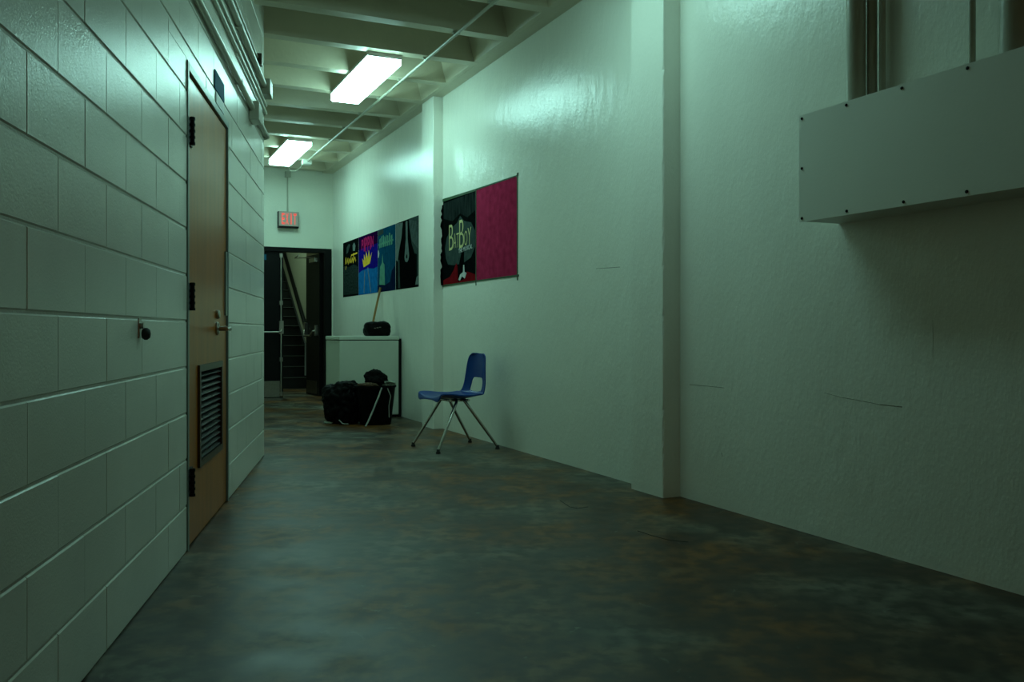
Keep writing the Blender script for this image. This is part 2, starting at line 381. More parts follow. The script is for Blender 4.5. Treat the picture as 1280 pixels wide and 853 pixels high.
# ------------------------------------------------------------------ exit doors
def exit_doors():
    ft = TF-.015
    fr = MB()
    fr.box(FU0, FU0+.055, ft, TF+.16, 0, FZ); fr.box(FU1-.11, FU1, ft, TF+.16, 0, FZ); fr.box(FU0+.055, FU1-.11, ft, TF+.16, FZ-.06, FZ)
    root = empty('door_2', W(2.1,TF,0), RZ, 'black double exit doors under the lit sign, right leaf open', None, kind='structure')
    # build children in root frame
    def sh(mb, name, m, par=root, **k):
        o = mb.build(name, m, par, **k); return o
    for v in fr.bm.verts: v.co.x -= 2.1; v.co.y -= TF
    sh(fr, 'door_frame', M['black'])
    # closed left leaf
    ue = far_u(354.5)-2.1; u0 = FU0+.06-2.1
    lf = MB(); lf.box(u0, ue, .03, .075, .008, FZ-.065); leaf = sh(lf, 'door_leaf', M['black'])
    k = MB(); k.box(u0+.02, ue-.05, .024, .031, .02, .25); k.build('kick_plate', M['steel'], leaf)
    r = MB(); xr = ue-.035
    r.tube([(xr,.005,.06),(xr,.005,FZ-.10)], .011, 8)
    for z in (.06, .56, 1.38, FZ-.12): r.box(xr-.022, xr+.022, -.012, .03, z-.03, z+.03)
    r.build('exit_rod', M['steel'], leaf)
    pb = MB(); pb.box(xr-.03, xr+.03, -.03, .03, .93, 1.12); pb.tube([(xr,-.02,1.0),(xr-.01,-.055,.965),(xr-.05,-.06,.955),(u0+.05,-.06,.955),(u0+.05,.03,.955)], .013, 8)
    pb.build('push_bar', M['steel'], leaf, smooth=True)
    s = MB(); s.box(u0+.2, ue-.24, .024, .031, FZ-.19, FZ-.11); s.build('door_plate', M['sign_blue'], leaf)
    # open right leaf
    h = Vector((FU1-.135-2.1, .1)); ang = math.radians(90+7.0)
    rl = empty('open_leaf', (h.x, h.y, 0), ang); rl.parent = root
    q = MB(); q.box(0, .60, -.022, .022, .008, FZ-.065); rleaf = q.build('leaf_panel', M['black'], rl)
    q = MB(); q.tube([(.10,.03,.98),(.10,.09,.97),(.16,.11,.90),(.46,.10,.90),(.54,.07,.98),(.56,.03,1.0)], .016, 8); q.box(.52,.58,.02,.07,.90,1.10); q.box(.07,.12,.02,.06,.90,1.06)
    q.build('push_bar', M['steel'], rl, smooth=True)
    q = MB(); q.box(.06,.30,.022,.08,2.0,2.06); q.tube([(.10,.06,2.065),(.42,.26,2.075),(.05,.32,2.085)], .009, 6); q.build('door_closer', M['steel'], rl)
    q = MB(); q.box(.10,.56,.022,.03,.03,.22); q.build('kick_plate', M['dark_steel'], rl)
exit_doors()

# ------------------------------------------------------------------ wooden door in the left wall
def wood_door():
    s0, s1, z1 = DS0, DS1, DZ1
    root = empty('door_1', L(0,s0,0), RL, 'brown wooden louvred door in the left block wall', None, kind='structure')
    w_ = s1-s0
    fr = MB(); fw = .028
    fr.box(-.12, .006, 0, fw, 0, z1); fr.box(-.12, .006, w_-fw, w_, 0, z1); fr.box(-.12, .006, fw, w_-fw, z1-fw-.01, z1)
    bevel(fr.build('door_frame', M['frame_paint'], root), .003)
    g = MB(); g.box(-.10, -.045, fw, w_-fw, 0, z1-fw-.01); g.build('door_rebate', M['door_edge'], root)
    d0, d1, dz0, dz1 = fw+.010, w_-fw-.010, .008, z1-fw-.020
    lv0 = s_at(249)-s0; lv1 = s_at(277)-s0; lz0, lz1 = .335, .80
    # slab as four boards round the louvre
    p = MB(); xx = (-.045, -.006)
    p.box(*xx, d0, lv0, dz0, dz1); p.box(*xx, lv1, d1, dz0, dz1); p.box(*xx, lv0, lv1, dz0, lz0); p.box(*xx, lv0, lv1, lz1, dz1)
    slab = p.build('door_panel', M['wood_door'], root)
    v = MB(); t = .022
    v.box(-.01,.006,lv0-.01,lv1+.01,lz0-.01,lz0+t); v.box(-.01,.006,lv0-.01,lv1+.01,lz1-t,lz1+.01); v.box(-.01,.006,lv0-.01,lv0+t,lz0+t,lz1-t); v.box(-.01,.006,lv1-t,lv1+.01,lz0+t,lz1-t)
    lf = v.build('louver_frame', M['dark_steel'], slab)
    n = 14
    v = MB()
    for i in range(n):
        z = lz0+t+(lz1-lz0-2*t)*(i+.5)/n
        v.prism([(-.034,z+.014),(-.030,z+.018),(.001,z-.008),(-.003,z-.012)], lv0+t, lv1-t, lambda p_,q_,d: (p_,d,q_))
    v.build('louver_slats', M['black'], lf)
    # three hinges
    for z in (1.86, 1.125, .30):
        h = MB(); h.box(-.008, .006, .004, .105, z-.06, z+.06)
        h.tube([(.018,.034,z-.062),(.018,.034,z+.062)], .010, 10)
        for kx in range(5): h.tube([(.018,.034,z-.062+kx*.0276),(.018,.034,z-.05+kx*.0276)], .0125, 10)
        h.build('hinge', M['black'], root)
    # lever handle and lock
    hz = .985; hs = s_at(272)-s0
    h = MB(); h.lathe([(.036,-.006),(.036,.002),(.028,.008),(.013,.010),(.013,.055)], (0,hs,hz), 20, 'x')
    h.tube([(.05,hs,hz),(.062,hs+.005,hz),(.066,hs-.03,hz),(.064,hs-.11,hz-.004)], [.012,.012,.010,.008], 10)
    h.build('door_handle', M['steel'], root, smooth=True)
    h = MB(); h.lathe([(.024,-.006),(.024,.006),(.018,.012)], (0,hs,hz+.075), 18, 'x'); h.build('lock_cylinder', M['steel'], root, smooth=True)
    h = MB(); h.box(-.007, .004, d1-.055, d1-.004, 1.06, 1.42); h.build('guard_plate', M['frame_paint'], root)
    # little patches of old tape near the top corner
    for (a, b_, c_) in ((.085,1.87,.020),(.13,1.90,.024),(.115,1.80,.018)):
        q = MB(); q.box(-.0065,-.0045, a, a+.022, b_, b_+c_); q.build('tape_scrap', M['brown'], root)
wood_door()

# ------------------------------------------------------------------ ceiling lights (the corridor's lamps)
M['lens_dim'] = mat('lit_lens_dim', (.9,.9,.9), .4, emit=LIGHT_COL, epow=LIGHT_POW*.70, bump=.01)  # same lens with weaker emission, to keep the near end darker
def ceiling_light(t0, t1, label, lens='lens'):
    u0, u1, zb = 1.975, 2.255, 3.205
    root = empty('ceiling_light', W((u0+u1)/2, (t0+t1)/2, zb), RZ, label, 'light', 'wraparound fluorescent ceiling lights')
    hw = (u1-u0)/2; hl = (t1-t0)/2
    b = MB(); b.box(-hw-.008, hw+.008, -hl-.012, hl+.012, .068, ZS-zb-.0, .006); b.build('housing', M['housing'], root)
    b = MB(); b.prism([(-hw,.068),(-hw,.012),(-hw+.012,0),(hw-.012,0),(hw,.012),(hw,.068)], -hl, hl, lambda p,q,d:(p,d,q)); b.build('diffuser', M[lens], root)
    for s in (-1,1):
        b = MB(); b.box(-hw-.004, hw+.004, s*hl-(.006 if s>0 else .006), s*hl+.006, .058, .075); b.build('end_cap', M['housing'], root)
    return root
ceiling_light(7.145, 8.50, 'larger lit fluorescent ceiling light, above the BatBoy poster end of the corridor')
ceiling_light(10.72, 12.10, 'lit fluorescent ceiling light farther away, above the exit sign end')

ceiling_light(3.62, 4.96, 'fluorescent ceiling light nearest the near pilaster, just above the top of the view', 'lens_dim')

# conduit under the joists, junction box, flex to the far light
root = empty('ceiling_conduit', W(2.465,12.04,3.27), RZ, 'thin straight metal conduit running under the ceiling joists', 'conduit')
b = MB(); b.tube([(0,0,.01),(0,-12.04+3,.01)], .0125, 10); b.build('tube', M['pipe'], root, smooth=True)
b = MB(); b.box(-.06,.06,-.05,.07,-.035,.03,.006); b.build('junction_box', M['white_metal'], root)
b = MB(); b.tube([(-.02,.06,0),(-.05,.16,-.05),(-.10,.26,-.09),(-.17,.27,-.08),(-.24,.18,-.03),(-.29,.04,.0)], .007, 8); b.build('flex_cable', M['pipe'], root, smooth=True)
for i in range(9):
    c = MB(); t_ = -12.04 + 6.40+.705*(7-i) ; c.box(-.03,.03,t_-.012,t_+.012,.012,.03); c.tube([(0,t_-.012,.01),(0,t_+.012,.01)], .016, 8); c.build('strap', M['pipe'], root)

# exit sign and its drop conduit
ue0, ue1 = far_u(346.5), far_u(372)
Ye = 12.75; ze0, ze1 = .972+(414-285.5)/1100*Ye, .972+(414-265.5)/1100*Ye
root = empty('exit_sign', W((ue0+ue1)/2, TF, ze0), RZ, 'lit red EXIT sign on the end wall above the doors', 'sign')
hw = (ue1-ue0)/2; hh = ze1-ze0
b = MB(); b.box(-hw, hw, -.095, 0, 0, hh, .004); b.build('sign_body', M['black'], root)
b = MB(); b.box(-hw+.006, hw-.004, -.101, -.095, .022, hh-.002); b.build('face_plate', M['exit_face'], root)
for i, ch in enumerate('EXIT'):
    lw = .042; x0 = -hw+.045+i*.056+(.013 if ch == 'I' else 0)
    text_mesh('letter', ch, M['exit_red'], root, lambda a,b_,d,x0=x0: (x0+a, -.101-.002+d,   .045+b_), .16, lw if ch!='I' else .016, .002, bold=.02)
b = MB(); b.tube([(.0,-.012,hh),(.0,-.012,ZS-ze0-.02)], .009, 8); b.box(-.04,.04,-.05,0,ZS-ze0-.10,ZS-ze0-.02); b.build('conduit', M['pipe'], root)

# ------------------------------------------------------------------ pipes along the left wall
def wall_pipe(name, z, r, d, s0, s1, label, turn=True, cat='pipe', mt='pipe'):
    root = empty(name, L(d, s0, z), RL, label, cat)
    ln = s1-s0
    pts = [(0,0,0),(0,ln-.05,0),(0,ln,0)] + ([(-.01,ln+.02,0),(-.04,ln+.035,0),(-.25,ln+.035,0)] if turn else [])
    b = MB(); b.tube(pts, r, 14); b.build('tube', M[mt], root, smooth=True)
    k = .9
    while k < ln:
        c = MB(); c.tube([(0,k-.012,0),(0,k+.012,0)], r*1.16, 12); c.box(-d,0,k-.012,k+.012,-r*1.15,-r*.8); c.box(-d,0,k-.012,k+.012,r*.8,r*1.15); c.build('clamp', M['pipe'], root); k += 1.5
    return root
SC = s_at(330)
p1 = wall_pipe('wall_pipe', 2.486, .019, .023, -1.5, SC, 'lowest and thickest painted pipe high on the left wall')
b = MB(); ss = s_at(313)+1.5; b.box(-.022,.045, ss-.09, ss+.09, -.08,.045,.006); b.build('junction_box', M['pipe'], p1)
p2 = wall_pipe('wall_pipe', 2.668, .011, .015, -1.5, SC, 'lower of the two thin conduits high on the left wall')
p3 = wall_pipe('wall_pipe', 2.729, .011, .015, -1.5, SC, 'upper of the two thin conduits high on the left wall')
p4 = wall_pipe('wall_pipe', 2.834, .020, .024, -1.5, SC-.15, 'thick painted pipe above the two thin conduits, ending in a box', turn=False)
b = MB(); ss = SC-.15+1.5; b.box(-.022,.045, ss-.05, ss+.12, -.065,.055,.006); b.build('end_box', M['pipe'], p4)
p5 = wall_pipe('wall_pipe', 2.93, .010, .014, -1.5, s_at(319), 'topmost thin conduit on the left wall, ending at a black clamp', turn=False)
b = MB(); ss = s_at(319)+1.5; b.box(-.014,.035, ss-.02, ss+.05, -.05,.03,.004); b.build('end_clamp', M['dark_steel'], p5)

# blue room sign above the door
ss = s_at(267.5); se = s_at(279)
zb_ = 2.36
root = empty('room_sign', L(.001, ss, 2.235), RL, 'small blue sign with a white label above the wooden door', 'sign')
b = MB(); b.box(0,.006,0,se-ss,.0,.10,.002); b.build('blue_panel', M['sign_blue'], root)
b = MB(); b.box(0,.005,.04,se-ss,-.065,-.006,.001); b.build('white_label', M['sign_white'], root)

# knob shaped door stop on the left wall
ss = s_at(174)
root = empty('wall_hook', L(0, ss, .972), RL, 'dark knob on a steel bracket on the left block wall', 'hook')
b = MB(); b.box(0,.004,-.018,.018,-.025,.045,.002); b.build('bracket', M['steel'], root)
b = MB(); b.lathe([(.013,.002),(.010,.01),(.012,.016)], (0,0,.018), 16, 'x'); b.build('stem', M['steel'], root, smooth=True)
b = MB(); b.lathe([(.004,.008),(.016,.010),(.021,.017),(.021,.026),(.015,.034),(.004,.037)], (0,.004,-.010), 20, 'x'); b.build('knob', M['black_rubber'], root, smooth=True)

# ------------------------------------------------------------------ long metal casing on the right wall and pipes above it
UF = 2.825; UC = UW+.02; CB0, CB1 = 1.464, 1.934; TE = 3.045
root = empty('metal_casing', W(UC, TE, CB0), RZ, 'long painted sheet metal casing screwed to the right wall', 'casing')
hh = CB1-CB0
b = MB(); b.box(UF-UC, 0, -3.2, 0, 0, hh, .002); b.build('casing_body', M['white_metal'], root)
b = MB(); b.box(UF-UC-.0025, UF-UC, -3.2, .006, -.004, hh+.004); b.build('front_panel', M['white_metal'], root)
scr = None
for (px, zz) in ((997.5,hh-.012),(1058.5,hh-.012),(1128,hh-.012),(1210,hh-.012),(999,hh*.5),(1001,.012),(1059,.012),(1130,.012),(1209,.012)):
    t_ = min(t_at(px, UF), TE-.012)
    if scr is None:
        b = MB(); b.lathe([(.0065,0),(.0065,.002),(.004,.005)], (0,0,0), 12, 'x')
        for v in b.bm.verts: v.co.x *= -1
        scr = b.build('screw', M['black'], root); o = scr
    else: o = scr.copy(); COL.objects.link(o); o.parent = root
    o.location = (UF-UC-.0025, t_-TE, zz)
def riser(pxc, u, r, label):
    t_ = t_at(pxc, u)
    o = empty('vertical_pipe', W(u, t_, CB1), RZ, label, 'pipe')
    b = MB(); b.tube([(0,0,0),(0,0,ZC-CB1)], r, 18); b.build('tube', M['pipe'], o, smooth=True)
    b = MB(); b.tube([(0,0,.9),(0,0,.93)], r*1.12, 16); b.box(0, UC-u, -.012,.012,.902,.928); b.build('pipe_bracket', M['pipe'], o)
    b = MB(); b.tube([(0,0,0),(0,0,.006)], r*1.15, 16); b.build('collar', M['pipe'], o)
riser(1070, 2.96, .041, 'thick vertical pipe at the left end of the casing top')
riser(1090, 3.012, .022, 'thin vertical conduit right beside the thick left pipe')
riser(1103, 3.012, .014, 'second thin vertical conduit, standing clear of the thick left pipe')
riser(1215, 2.97, .013, 'single thin vertical conduit between the thick pipes')
riser(1272, 2.95, .060, 'thickest vertical pipe at the right edge of the view')

# ------------------------------------------------------------------ posters
def wf(t1, z0):            # frame of a poster: a to the right, b up, c out of the wall
    return lambda a, b_, c: (-c, -a, b_)
PF = lambda a, b_, c: (-c, -a, b_)
def poster(px0, px1, z0, z1, base, label, name='poster', group=None, zt=None):
    t1, t0 = t_at(px0, UW), t_at(px1, UW)
    r = empty(name, W(UW-.0005, t1, z0), RZ, label, 'poster', group)
    wd = t1-t0; h = z1-z0; zl, zr = (zt or (h, h))
    b = MB(); b.prism([(0,0),(wd,0),(wd,zr),(0,zl)], 0, .0015, PF); b.build('sheet', M[base], r)
    return r, wd, h
def shp(r, pts, m, lay=1, name='shape', wd=1, h=1):
    b = MB(); b.prism([(p*wd, q*h) for p,q in pts], .0015+.0006*(lay-1), .0015+.0006*lay, PF); return b.build(name, M[m], r)
def strokes(r, lines, th, m, name, wd, h, lay=2):
    """hand-painted lines as thin quads"""
    b = MB()
    for (x0,y0,x1,y1) in lines:
        p = Vector((x0*wd,y0*h)); q = Vector((x1*wd,y1*h)); d = (q-p).normalized(); n = Vector((-d.y,d.x))*th/2
        b.prism([tuple(p-n),tuple(q-n),tuple(q+n),tuple(p+n)], .0015, .0015+.0006*lay, PF)
    return b.build(name, M[m], r)
Z0, Z1 = 1.448, 2.214
# 1 black with yellow script
r, wd, h = poster(429, 448.2, Z0, Z1, 'poster_night', 'dark painted poster with yellow script, leftmost on the far wall panel')
rg = random.Random(3)
M['poster_speckle'] = mat('poster_speckle', (.035,.055,.05), .8, mottle=1, mscale=42, mcol=(.004,.007,.007), spec=.0, detail=8)
shp(r, [(.03,.04),(.97,.03),(.98,.5),(.7,.56),(.4,.53),(.04,.57)], 'poster_speckle', 1, 'painted_crowd', wd, h)
shp(r, [(.22,.78),(.34,.80),(.48,.92),(.40,.95),(.26,.90)], 'poster_grey', 2, 'figure', wd, h)
strokes(r, [(.16,.60,.20,.72),(.20,.72,.24,.60),(.28,.62,.34,.70),(.34,.70,.36,.58),(.40,.60,.44,.68),(.44,.68,.50,.60),(.52,.60,.54,.72),(.56,.60,.62,.68),(.62,.68,.66,.60),(.68,.58,.70,.76),(.55,.73,.92,.74),(.70,.62,.78,.68),(.78,.68,.84,.60),(.22,.56,.18,.50)], .020, 'poster_yellow', 'script_lettering', wd, h)
shp(r, [(.66,.80),(.78,.79),(.82,.88),(.74,.94),(.64,.90)], 'poster_lightgrey', 2, 'figure', wd, h)
# 2 blue with crown and pink lettering
r, wd, h = poster(448.5, 472.2, Z0, Z1, 'poster_navy', 'painted poster with a yellow crown on deep blue and pink lettering')
shp(r, [(0,0),(1,0),(1,.42),(.8,.40),(.5,.43),(.2,.41),(0,.38)], 'poster_sky', 1, 'sky_panel', wd, h)
shp(r, [(0,.78),(1,.80),(1,1),(0,1)], 'poster_violet', 1, 'top_band', wd, h)
for i, (ch, wch) in enumerate((('P',.095),('I',.045),('P',.095),('P',.095),('I',.045),('N',.115))):
    x0 = .17+sum((.095,.045,.095,.095,.045)[:i])+.028*i; yy = .76-.05*math.sin(i/5*PI); ht = .18+.07*math.sin(i/5*PI)
    text_mesh('letter', ch, M['poster_pink'], r, (lambda a, b_, d, x0=x0, yy=yy: (-(.0022+d), -(x0*wd+a), yy*h+b_)), ht*h, wch*wd, .0008, bold=.03)
shp(r, [(.28,.46),(.62,.50),(.72,.68),(.62,.60),(.56,.73),(.50,.60),(.42,.72),(.38,.59),(.30,.68),(.30,.57),(.20,.62)], 'poster_yellow', 2, 'crown', wd, h)
strokes(r, [(.30,.02,.34,.40),(.66,.02,.50,.44)], .028, 'poster_lightgrey', 'light_beams', wd, h)
# 3 teal with green tower
r, wd, h = poster(472.5, 494.5, Z0, Z1, 'poster_teal', 'painted teal poster with pale green lettering and a tower shape')
shp(r, [(0,0),(1,0),(1,.38),(.8,.30),(.7,.14),(.45,.10),(.2,.14),(0,.10)], 'poster_deepblue', 1, 'night_patch', wd, h)
b = MB()
for i in range(7):
    x0 = .10+i*.11
    b.prism([(x0*wd,.70*h),((x0+.07)*wd,.71*h),((x0+.07)*wd,(.86+.03*(i%2))*h),(x0*wd,(.84+.03*(i%3))*h)], .0015, .0034, PF)
b.prism([(.06*wd,.745*h),(.88*wd,.755*h),(.88*wd,.785*h),(.06*wd,.775*h)], .0015, .003, PF)
b.build('green_lettering', M['poster_green'], r)
shp(r, [(.10,.12),(.42,.10),(.40,.42),(.32,.46),(.28,.60),(.24,.46),(.14,.40)], 'poster_green', 2, 'tower', wd, h)
shp(r, [(.02,.90),(.34,.92),(.33,.985),(.02,.985)], 'poster_grey', 2, 'small_caption', wd, h)
shp(r, [(0,.55),(.06,.56),(.09,.62),(.05,.68),(0,.66)], 'poster_white', 2, 'edge_mark', wd, h)
# 4 black and grey columns
r, wd, h = poster(495, 523.5, Z0, Z1, 'poster_black', 'black painted poster with grey curtains and a hanging oval')
shp(r, [(0,.45),(.09,.42),(.16,.60),(.26,.76),(.32,.98),(0,1)], 'poster_lightgrey', 1, 'left_curtain', wd, h)
shp(r, [(.58,1),(.62,.84),(.72,.62),(.84,.48),(1,.45),(1,1)], 'poster_grey', 1, 'right_curtain', wd, h)
strokes(r, [(.62+.05*i,.985-.01*i,.74+.038*i,.66-.02*i) for i in range(7)], .006, 'poster_lightgrey', 'fold_lines', wd, h)
shp(r, [(.10,.02),(.2,.02),(.17,.44),(.09,.44)], 'poster_grey', 1, 'left_post', wd, h)
shp(r, [(.93,.02),(1,.02),(1,.46),(.93,.46)], 'poster_grey', 1, 'right_post', wd, h)
shp(r, [(.86,.03),(1,.04),(1,.16),(.92,.14)], 'poster_lightgrey', 2, 'post_foot', wd, h)
ov = [(.50+.10*math.sin(a), .46+.07*math.cos(a)*-1) for a in [PI*k/10-PI/2 for k in range(11)]]
shp(r, [(.40,.46),(.42,.41),(.46,.385),(.52,.38),(.57,.41),(.60,.47),(.54,.72),(.53,.98),(.45,.98),(.46,.72)], 'poster_lightgrey', 2, 'pendant', wd, h)
shp(r, [(.47,.46),(.49,.43),(.53,.44),(.53,.48),(.50,.50)], 'poster_black', 3, 'pendant_eye', wd, h)
# 5 Bat Boy
zb5 = 1.425
r, wd, h = poster(554.2, 595.3, zb5, 2.262, 'poster_night', 'dark poster with yellow BatBoy lettering beside the magenta sheet', zt=(.838,.825))
h = .825
shp(r, [(.16,.24),(.34,.22),(.62,.22),(.86,.27),(.97,.38),(.98,.55),(.86,.66),(.66,.70),(.54,.77),(.44,.70),(.26,.66),(.12,.56),(.06,.44),(.09,.32)], 'poster_grey', 1, 'grey_cloud', wd, h)
M['poster_streak'] = mat('poster_streak', (.022,.032,.03), .8, mottle=1, mscale=9, mcol=(.004,.006,.006), spec=.0, stretch=(5,5,.6))
shp(r, [(.02,.80),(.3,.74),(.54,.80),(.75,.73),(.98,.78),(.98,.985),(.02,.985)], 'poster_streak', 1, 'streaked_panel', wd, h)
T = lambda x0, y0, sh=.0: (lambda a, b_, d: (-(.0036+d), -(x0*wd+a), y0*h+b_+a*sh))
x = .20
for ch, wch, hch in (('B',.135,.30),('A',.075,.17),('T',.075,.165),('B',.14,.32),('O',.085,.165),('Y',.10,.19)):
    y = .40+(.0 if ch=='B' else .015)
    text_mesh('letter', ch, M['poster_cream'], r, T(x, y, .04), hch*h, wch*wd, .0008, bold=-.012)
    x += wch+.012
text_mesh('subtitle', 'THE MUSICAL', M['poster_white'], r, T(.50,.345,.06), .050*h, .40*wd, .0008)
shp(r, [(.0,.0),(.22,.0),(.48,.0),(.48,.02),(.46,.20),(.42,.24),(.34,.16),(.22,.09),(.0,.06)], 'poster_red', 2, 'red_patch_left', wd, h)
shp(r, [(.48,.0),(1,.0),(1,.07),(.86,.10),(.74,.12),(.66,.06),(.48,.02)], 'poster_red', 2, 'red_patch_right', wd, h)
shp(r, [(.48,.02),(.66,.04),(.66,.36),(.60,.38),(.52,.24)], 'poster_black', 3, 'dark_figure', wd, h)
shp(r, [(.49,.04),(.54,.03),(.60,.075),(.68,.045),(.70,.06),(.74,.105),(.68,.12),(.665,.20),(.64,.20),(.63,.12),(.55,.10)], 'poster_white', 4, 'white_figure', wd, h)
def tape(r, pts, name='tape'):
    b = MB(); b.prism(pts, .0008, .0042, PF); b.build(name, M['tape'], r)
tape(r, [(-.01,.832),(wd,.817),(wd,.835),(-.01,.86)])
tape(r, [(-.04,-.014),(wd,-.008),(wd,.006),(-.04,.004)])
tape(r, [(wd-.008,-.04),(wd+.006,-.04),(wd+.006,.83),(wd-.006,.83)])
# ragged edge folded on to the pilaster side
b = MB(); pts = []
rg = random.Random(5)
n = 26
edge = [(-.012-rg.random()*.022, i/n*.80) for i in range(n+1)]
b.prism([(0.0,0)]+[(e[0], e[1]) for e in edge]+[(0,.80)], .0, .003, lambda a, b_, c: (a, -.0 + .0035-c*1.0-.0035, b_))
b.build('torn_edge', M['poster_black'], r)
# 6 magenta sheet
r, wd, h = poster(595.8, 647, zb5, 2.24, 'poster_magenta', 'plain magenta paper sheet taped to the wall right of the BatBoy poster', zt=(.825,.813))
tape(r, [(0,.822),(wd,.808),(wd,.818),(0,.836)])
tape(r, [(0,-.006),(wd+.03,-.010),(wd+.03,.006),(0,.006)])
tape(r, [(wd-.006,-.04),(wd+.006,-.04),(wd+.006,.835),(wd-.006,.835)])
tape(r, [(wd-.02,.80),(wd+.015,.808),(wd+.02,.835),(wd-.005,.83)])

# ------------------------------------------------------------------ blue chair
def chair():
    root = empty('plastic_chair', (-.48,7.32,0), math.radians(-60.6), 'blue moulded plastic chair on splayed chrome legs by the right wall', 'chair')
    # centre-line profile (y, z), front to top
    prof = [(-.235,.412),(-.228,.432),(-.20,.442),(-.13,.440),(-.05,.430),(.04,.425),(.11,.430),(.162,.440),(.200,.468),(.219,.525),(.227,.60),(.234,.68),(.243,.745),(.250,.782)]
    def interp(v):
        x_ = v*(len(prof)-1); i = min(int(x_), len(prof)-2); f_ = x_-i
        p0 = prof[max(i-1,0)]; p1 = prof[i]; p2 = prof[i+1]; p3 = prof[min(i+2,len(prof)-1)]
        return [0.5*((2*b_)+(-a+c)*f_+(2*a-5*b_+4*c-d)*f_**2+(-a+3*b_-3*c+d)*f_**3) for a,b_,c,d in zip(p0,p1,p2,p3)]
    NU, NV = 48, 96
    bm = bmesh.new(); g = {}
    def half(v):     # half width along the profile
        if v < .55: w_ = .222 - .012*abs(v-.25)
        else: w_ = .215 - .075*((v-.55)/.45)**1.1
        # round the two ends
        for c_, k in ((v/.12, 1), ((1-v)/.10, 1)):
            if c_ < 1: w_ -= .055*(1-math.sqrt(max(0,1-(1-c_)**2)))
        return w_
    hv, hh, hu = .680, .080, .58     # opening in the lower back
    for j in range(NV+1):
        v = j/NV; y, z = interp(v); hw_ = half(v)
        for i in range(NU+1):
            a = i/NU*2-1
            # snap to the opening outline
            x_ = a*hw_
            sd = abs(a)**2.6
            if v < .5: yy, zz = y, z + .022*sd*(1 if v>.1 else v*10) - .014*(1-a*a)*math.sin(PI*min(1,v/.5))
            else:
                kk = min(1,(v-.5)/.12); yy, zz = y - .032*sd*kk, z + .02*sd*(1-kk)
            if v < .08: zz -= .012*sd
            g[i,j] = bm.verts.new((x_, yy, zz))
    def inside(i, j):
        a = i/NU*2-1; v = j/NV
        return (abs(a)/hu)**3.2 + (abs(v-hv)/hh)**3.2
    kill = []
    for j in range(NV):
        for i in range(NU):
            m_ = sum(1 for (p,q) in ((i,j),(i+1,j),(i,j+1),(i+1,j+1)) if inside(p,q) < 1)
            if m_ >= 3: continue
            bm.faces.new((g[i,j], g[i+1,j], g[i+1,j+1], g[i,j+1]))
    bmesh.ops.delete(bm, geom=[v for v in bm.verts if not v.link_faces], context='VERTS')
    # relax the opening's edge
    for _ in range(6):
        be = [e for e in bm.edges if e.is_boundary]
        bv = {}
        for e in be:
            for q in e.verts: bv.setdefault(q, []).append(e.other_vert(q).co.copy())
        for q, ns in bv.items():
            if abs(q.co.x) < .15 and .47 < q.co.z < .70 and len(ns) == 2: q.co = q.co.lerp((ns[0]+ns[1])/2, .6)
    bmesh.ops.recalc_face_normals(bm, faces=bm.faces)
    me = bpy.data.meshes.new('seat_shell'); bm.to_mesh(me); bm.free(); me.materials.append(M['blue_plastic'])
    for p in me.polygons: p.use_smooth = True
    o = bpy.data.objects.new('seat_shell', me); COL.objects.link(o); o.parent = root
    md = o.modifiers.new('thick', 'SOLIDIFY'); md.thickness = .009; md.offset = 0
    bv_ = o.modifiers.new('bev', 'BEVEL'); bv_.width = .002; bv_.segments = 2; bv_.limit_method = 'ANGLE'
    # rolled rim under the seat edge
    # support frame under seat
    fr = MB()
    fr.tube([(-.13,-.10,.405),(.13,-.10,.405)], .010, 10); fr.tube([(-.13,.07,.402),(.13,.07,.402)], .010, 10)
    fr.tube([(-.11,-.11,.405),(-.11,.08,.402)], .010, 10); fr.tube([(.11,-.11,.405),(.11,.08,.402)], .010, 10)
    fr.build('under_frame', M['chrome'], root, smooth=True)
    for sx in (-1,1):
        for (yt, yb) in ((-.045,-.262),(.015,.272)):
            top = Vector((sx*.15, yt, .408)); bot = Vector((sx*.252, yb, .022))
            l = MB(); l.tube([(sx*.10, yt*1.0, .408), (sx*.135, yt, .408), tuple(top.lerp(bot,.035)), tuple(top.lerp(bot,.5)), tuple(bot)], [.0125,.0125,.0125,.0125,.0105], 12)
            lo = l.build('leg', M['chrome'], root, smooth=True)
            c = MB(); c.lathe([(.018,0),(.019,.008),(.014,.018),(.013,.034)], (bot.x, bot.y, 0), 14); c.build('foot', M['black_rubber'], lo, smooth=True)
chair()

# ------------------------------------------------------------------ white appliance, things on and behind it
fz = empty('chest_freezer', W(2.315, 9.56, 0), RZ, 'white box shaped appliance with a lid standing against the right wall', 'appliance')
b = MB(); b.box(0,.675,0,.66,.03,.865,.008); b.build('cabinet', M['appliance'], fz)
b = MB(); b.box(.02,.655,.03,.64,0,.03); b.build('base', M['black'], fz)
b = MB(); b.box(-.006,.681,-.008,.664,.872,.915,.010); b.build('lid', M['appliance'], fz)
b = MB(); b.box(.008,.668,.006,.652,.864,.873); b.build('lid_seal', M['black'], fz)
b = MB(); b.box(0,.034,0,.50,0,.885,.003)  # black box added as the shade in the gap beside the appliance
tag(b.build('gap_shade', M['black'], loc=W(2.995,9.59,0), rz=RZ), 'black strip added as the shade in the gap between the white appliance and the wall', 'shade strip')

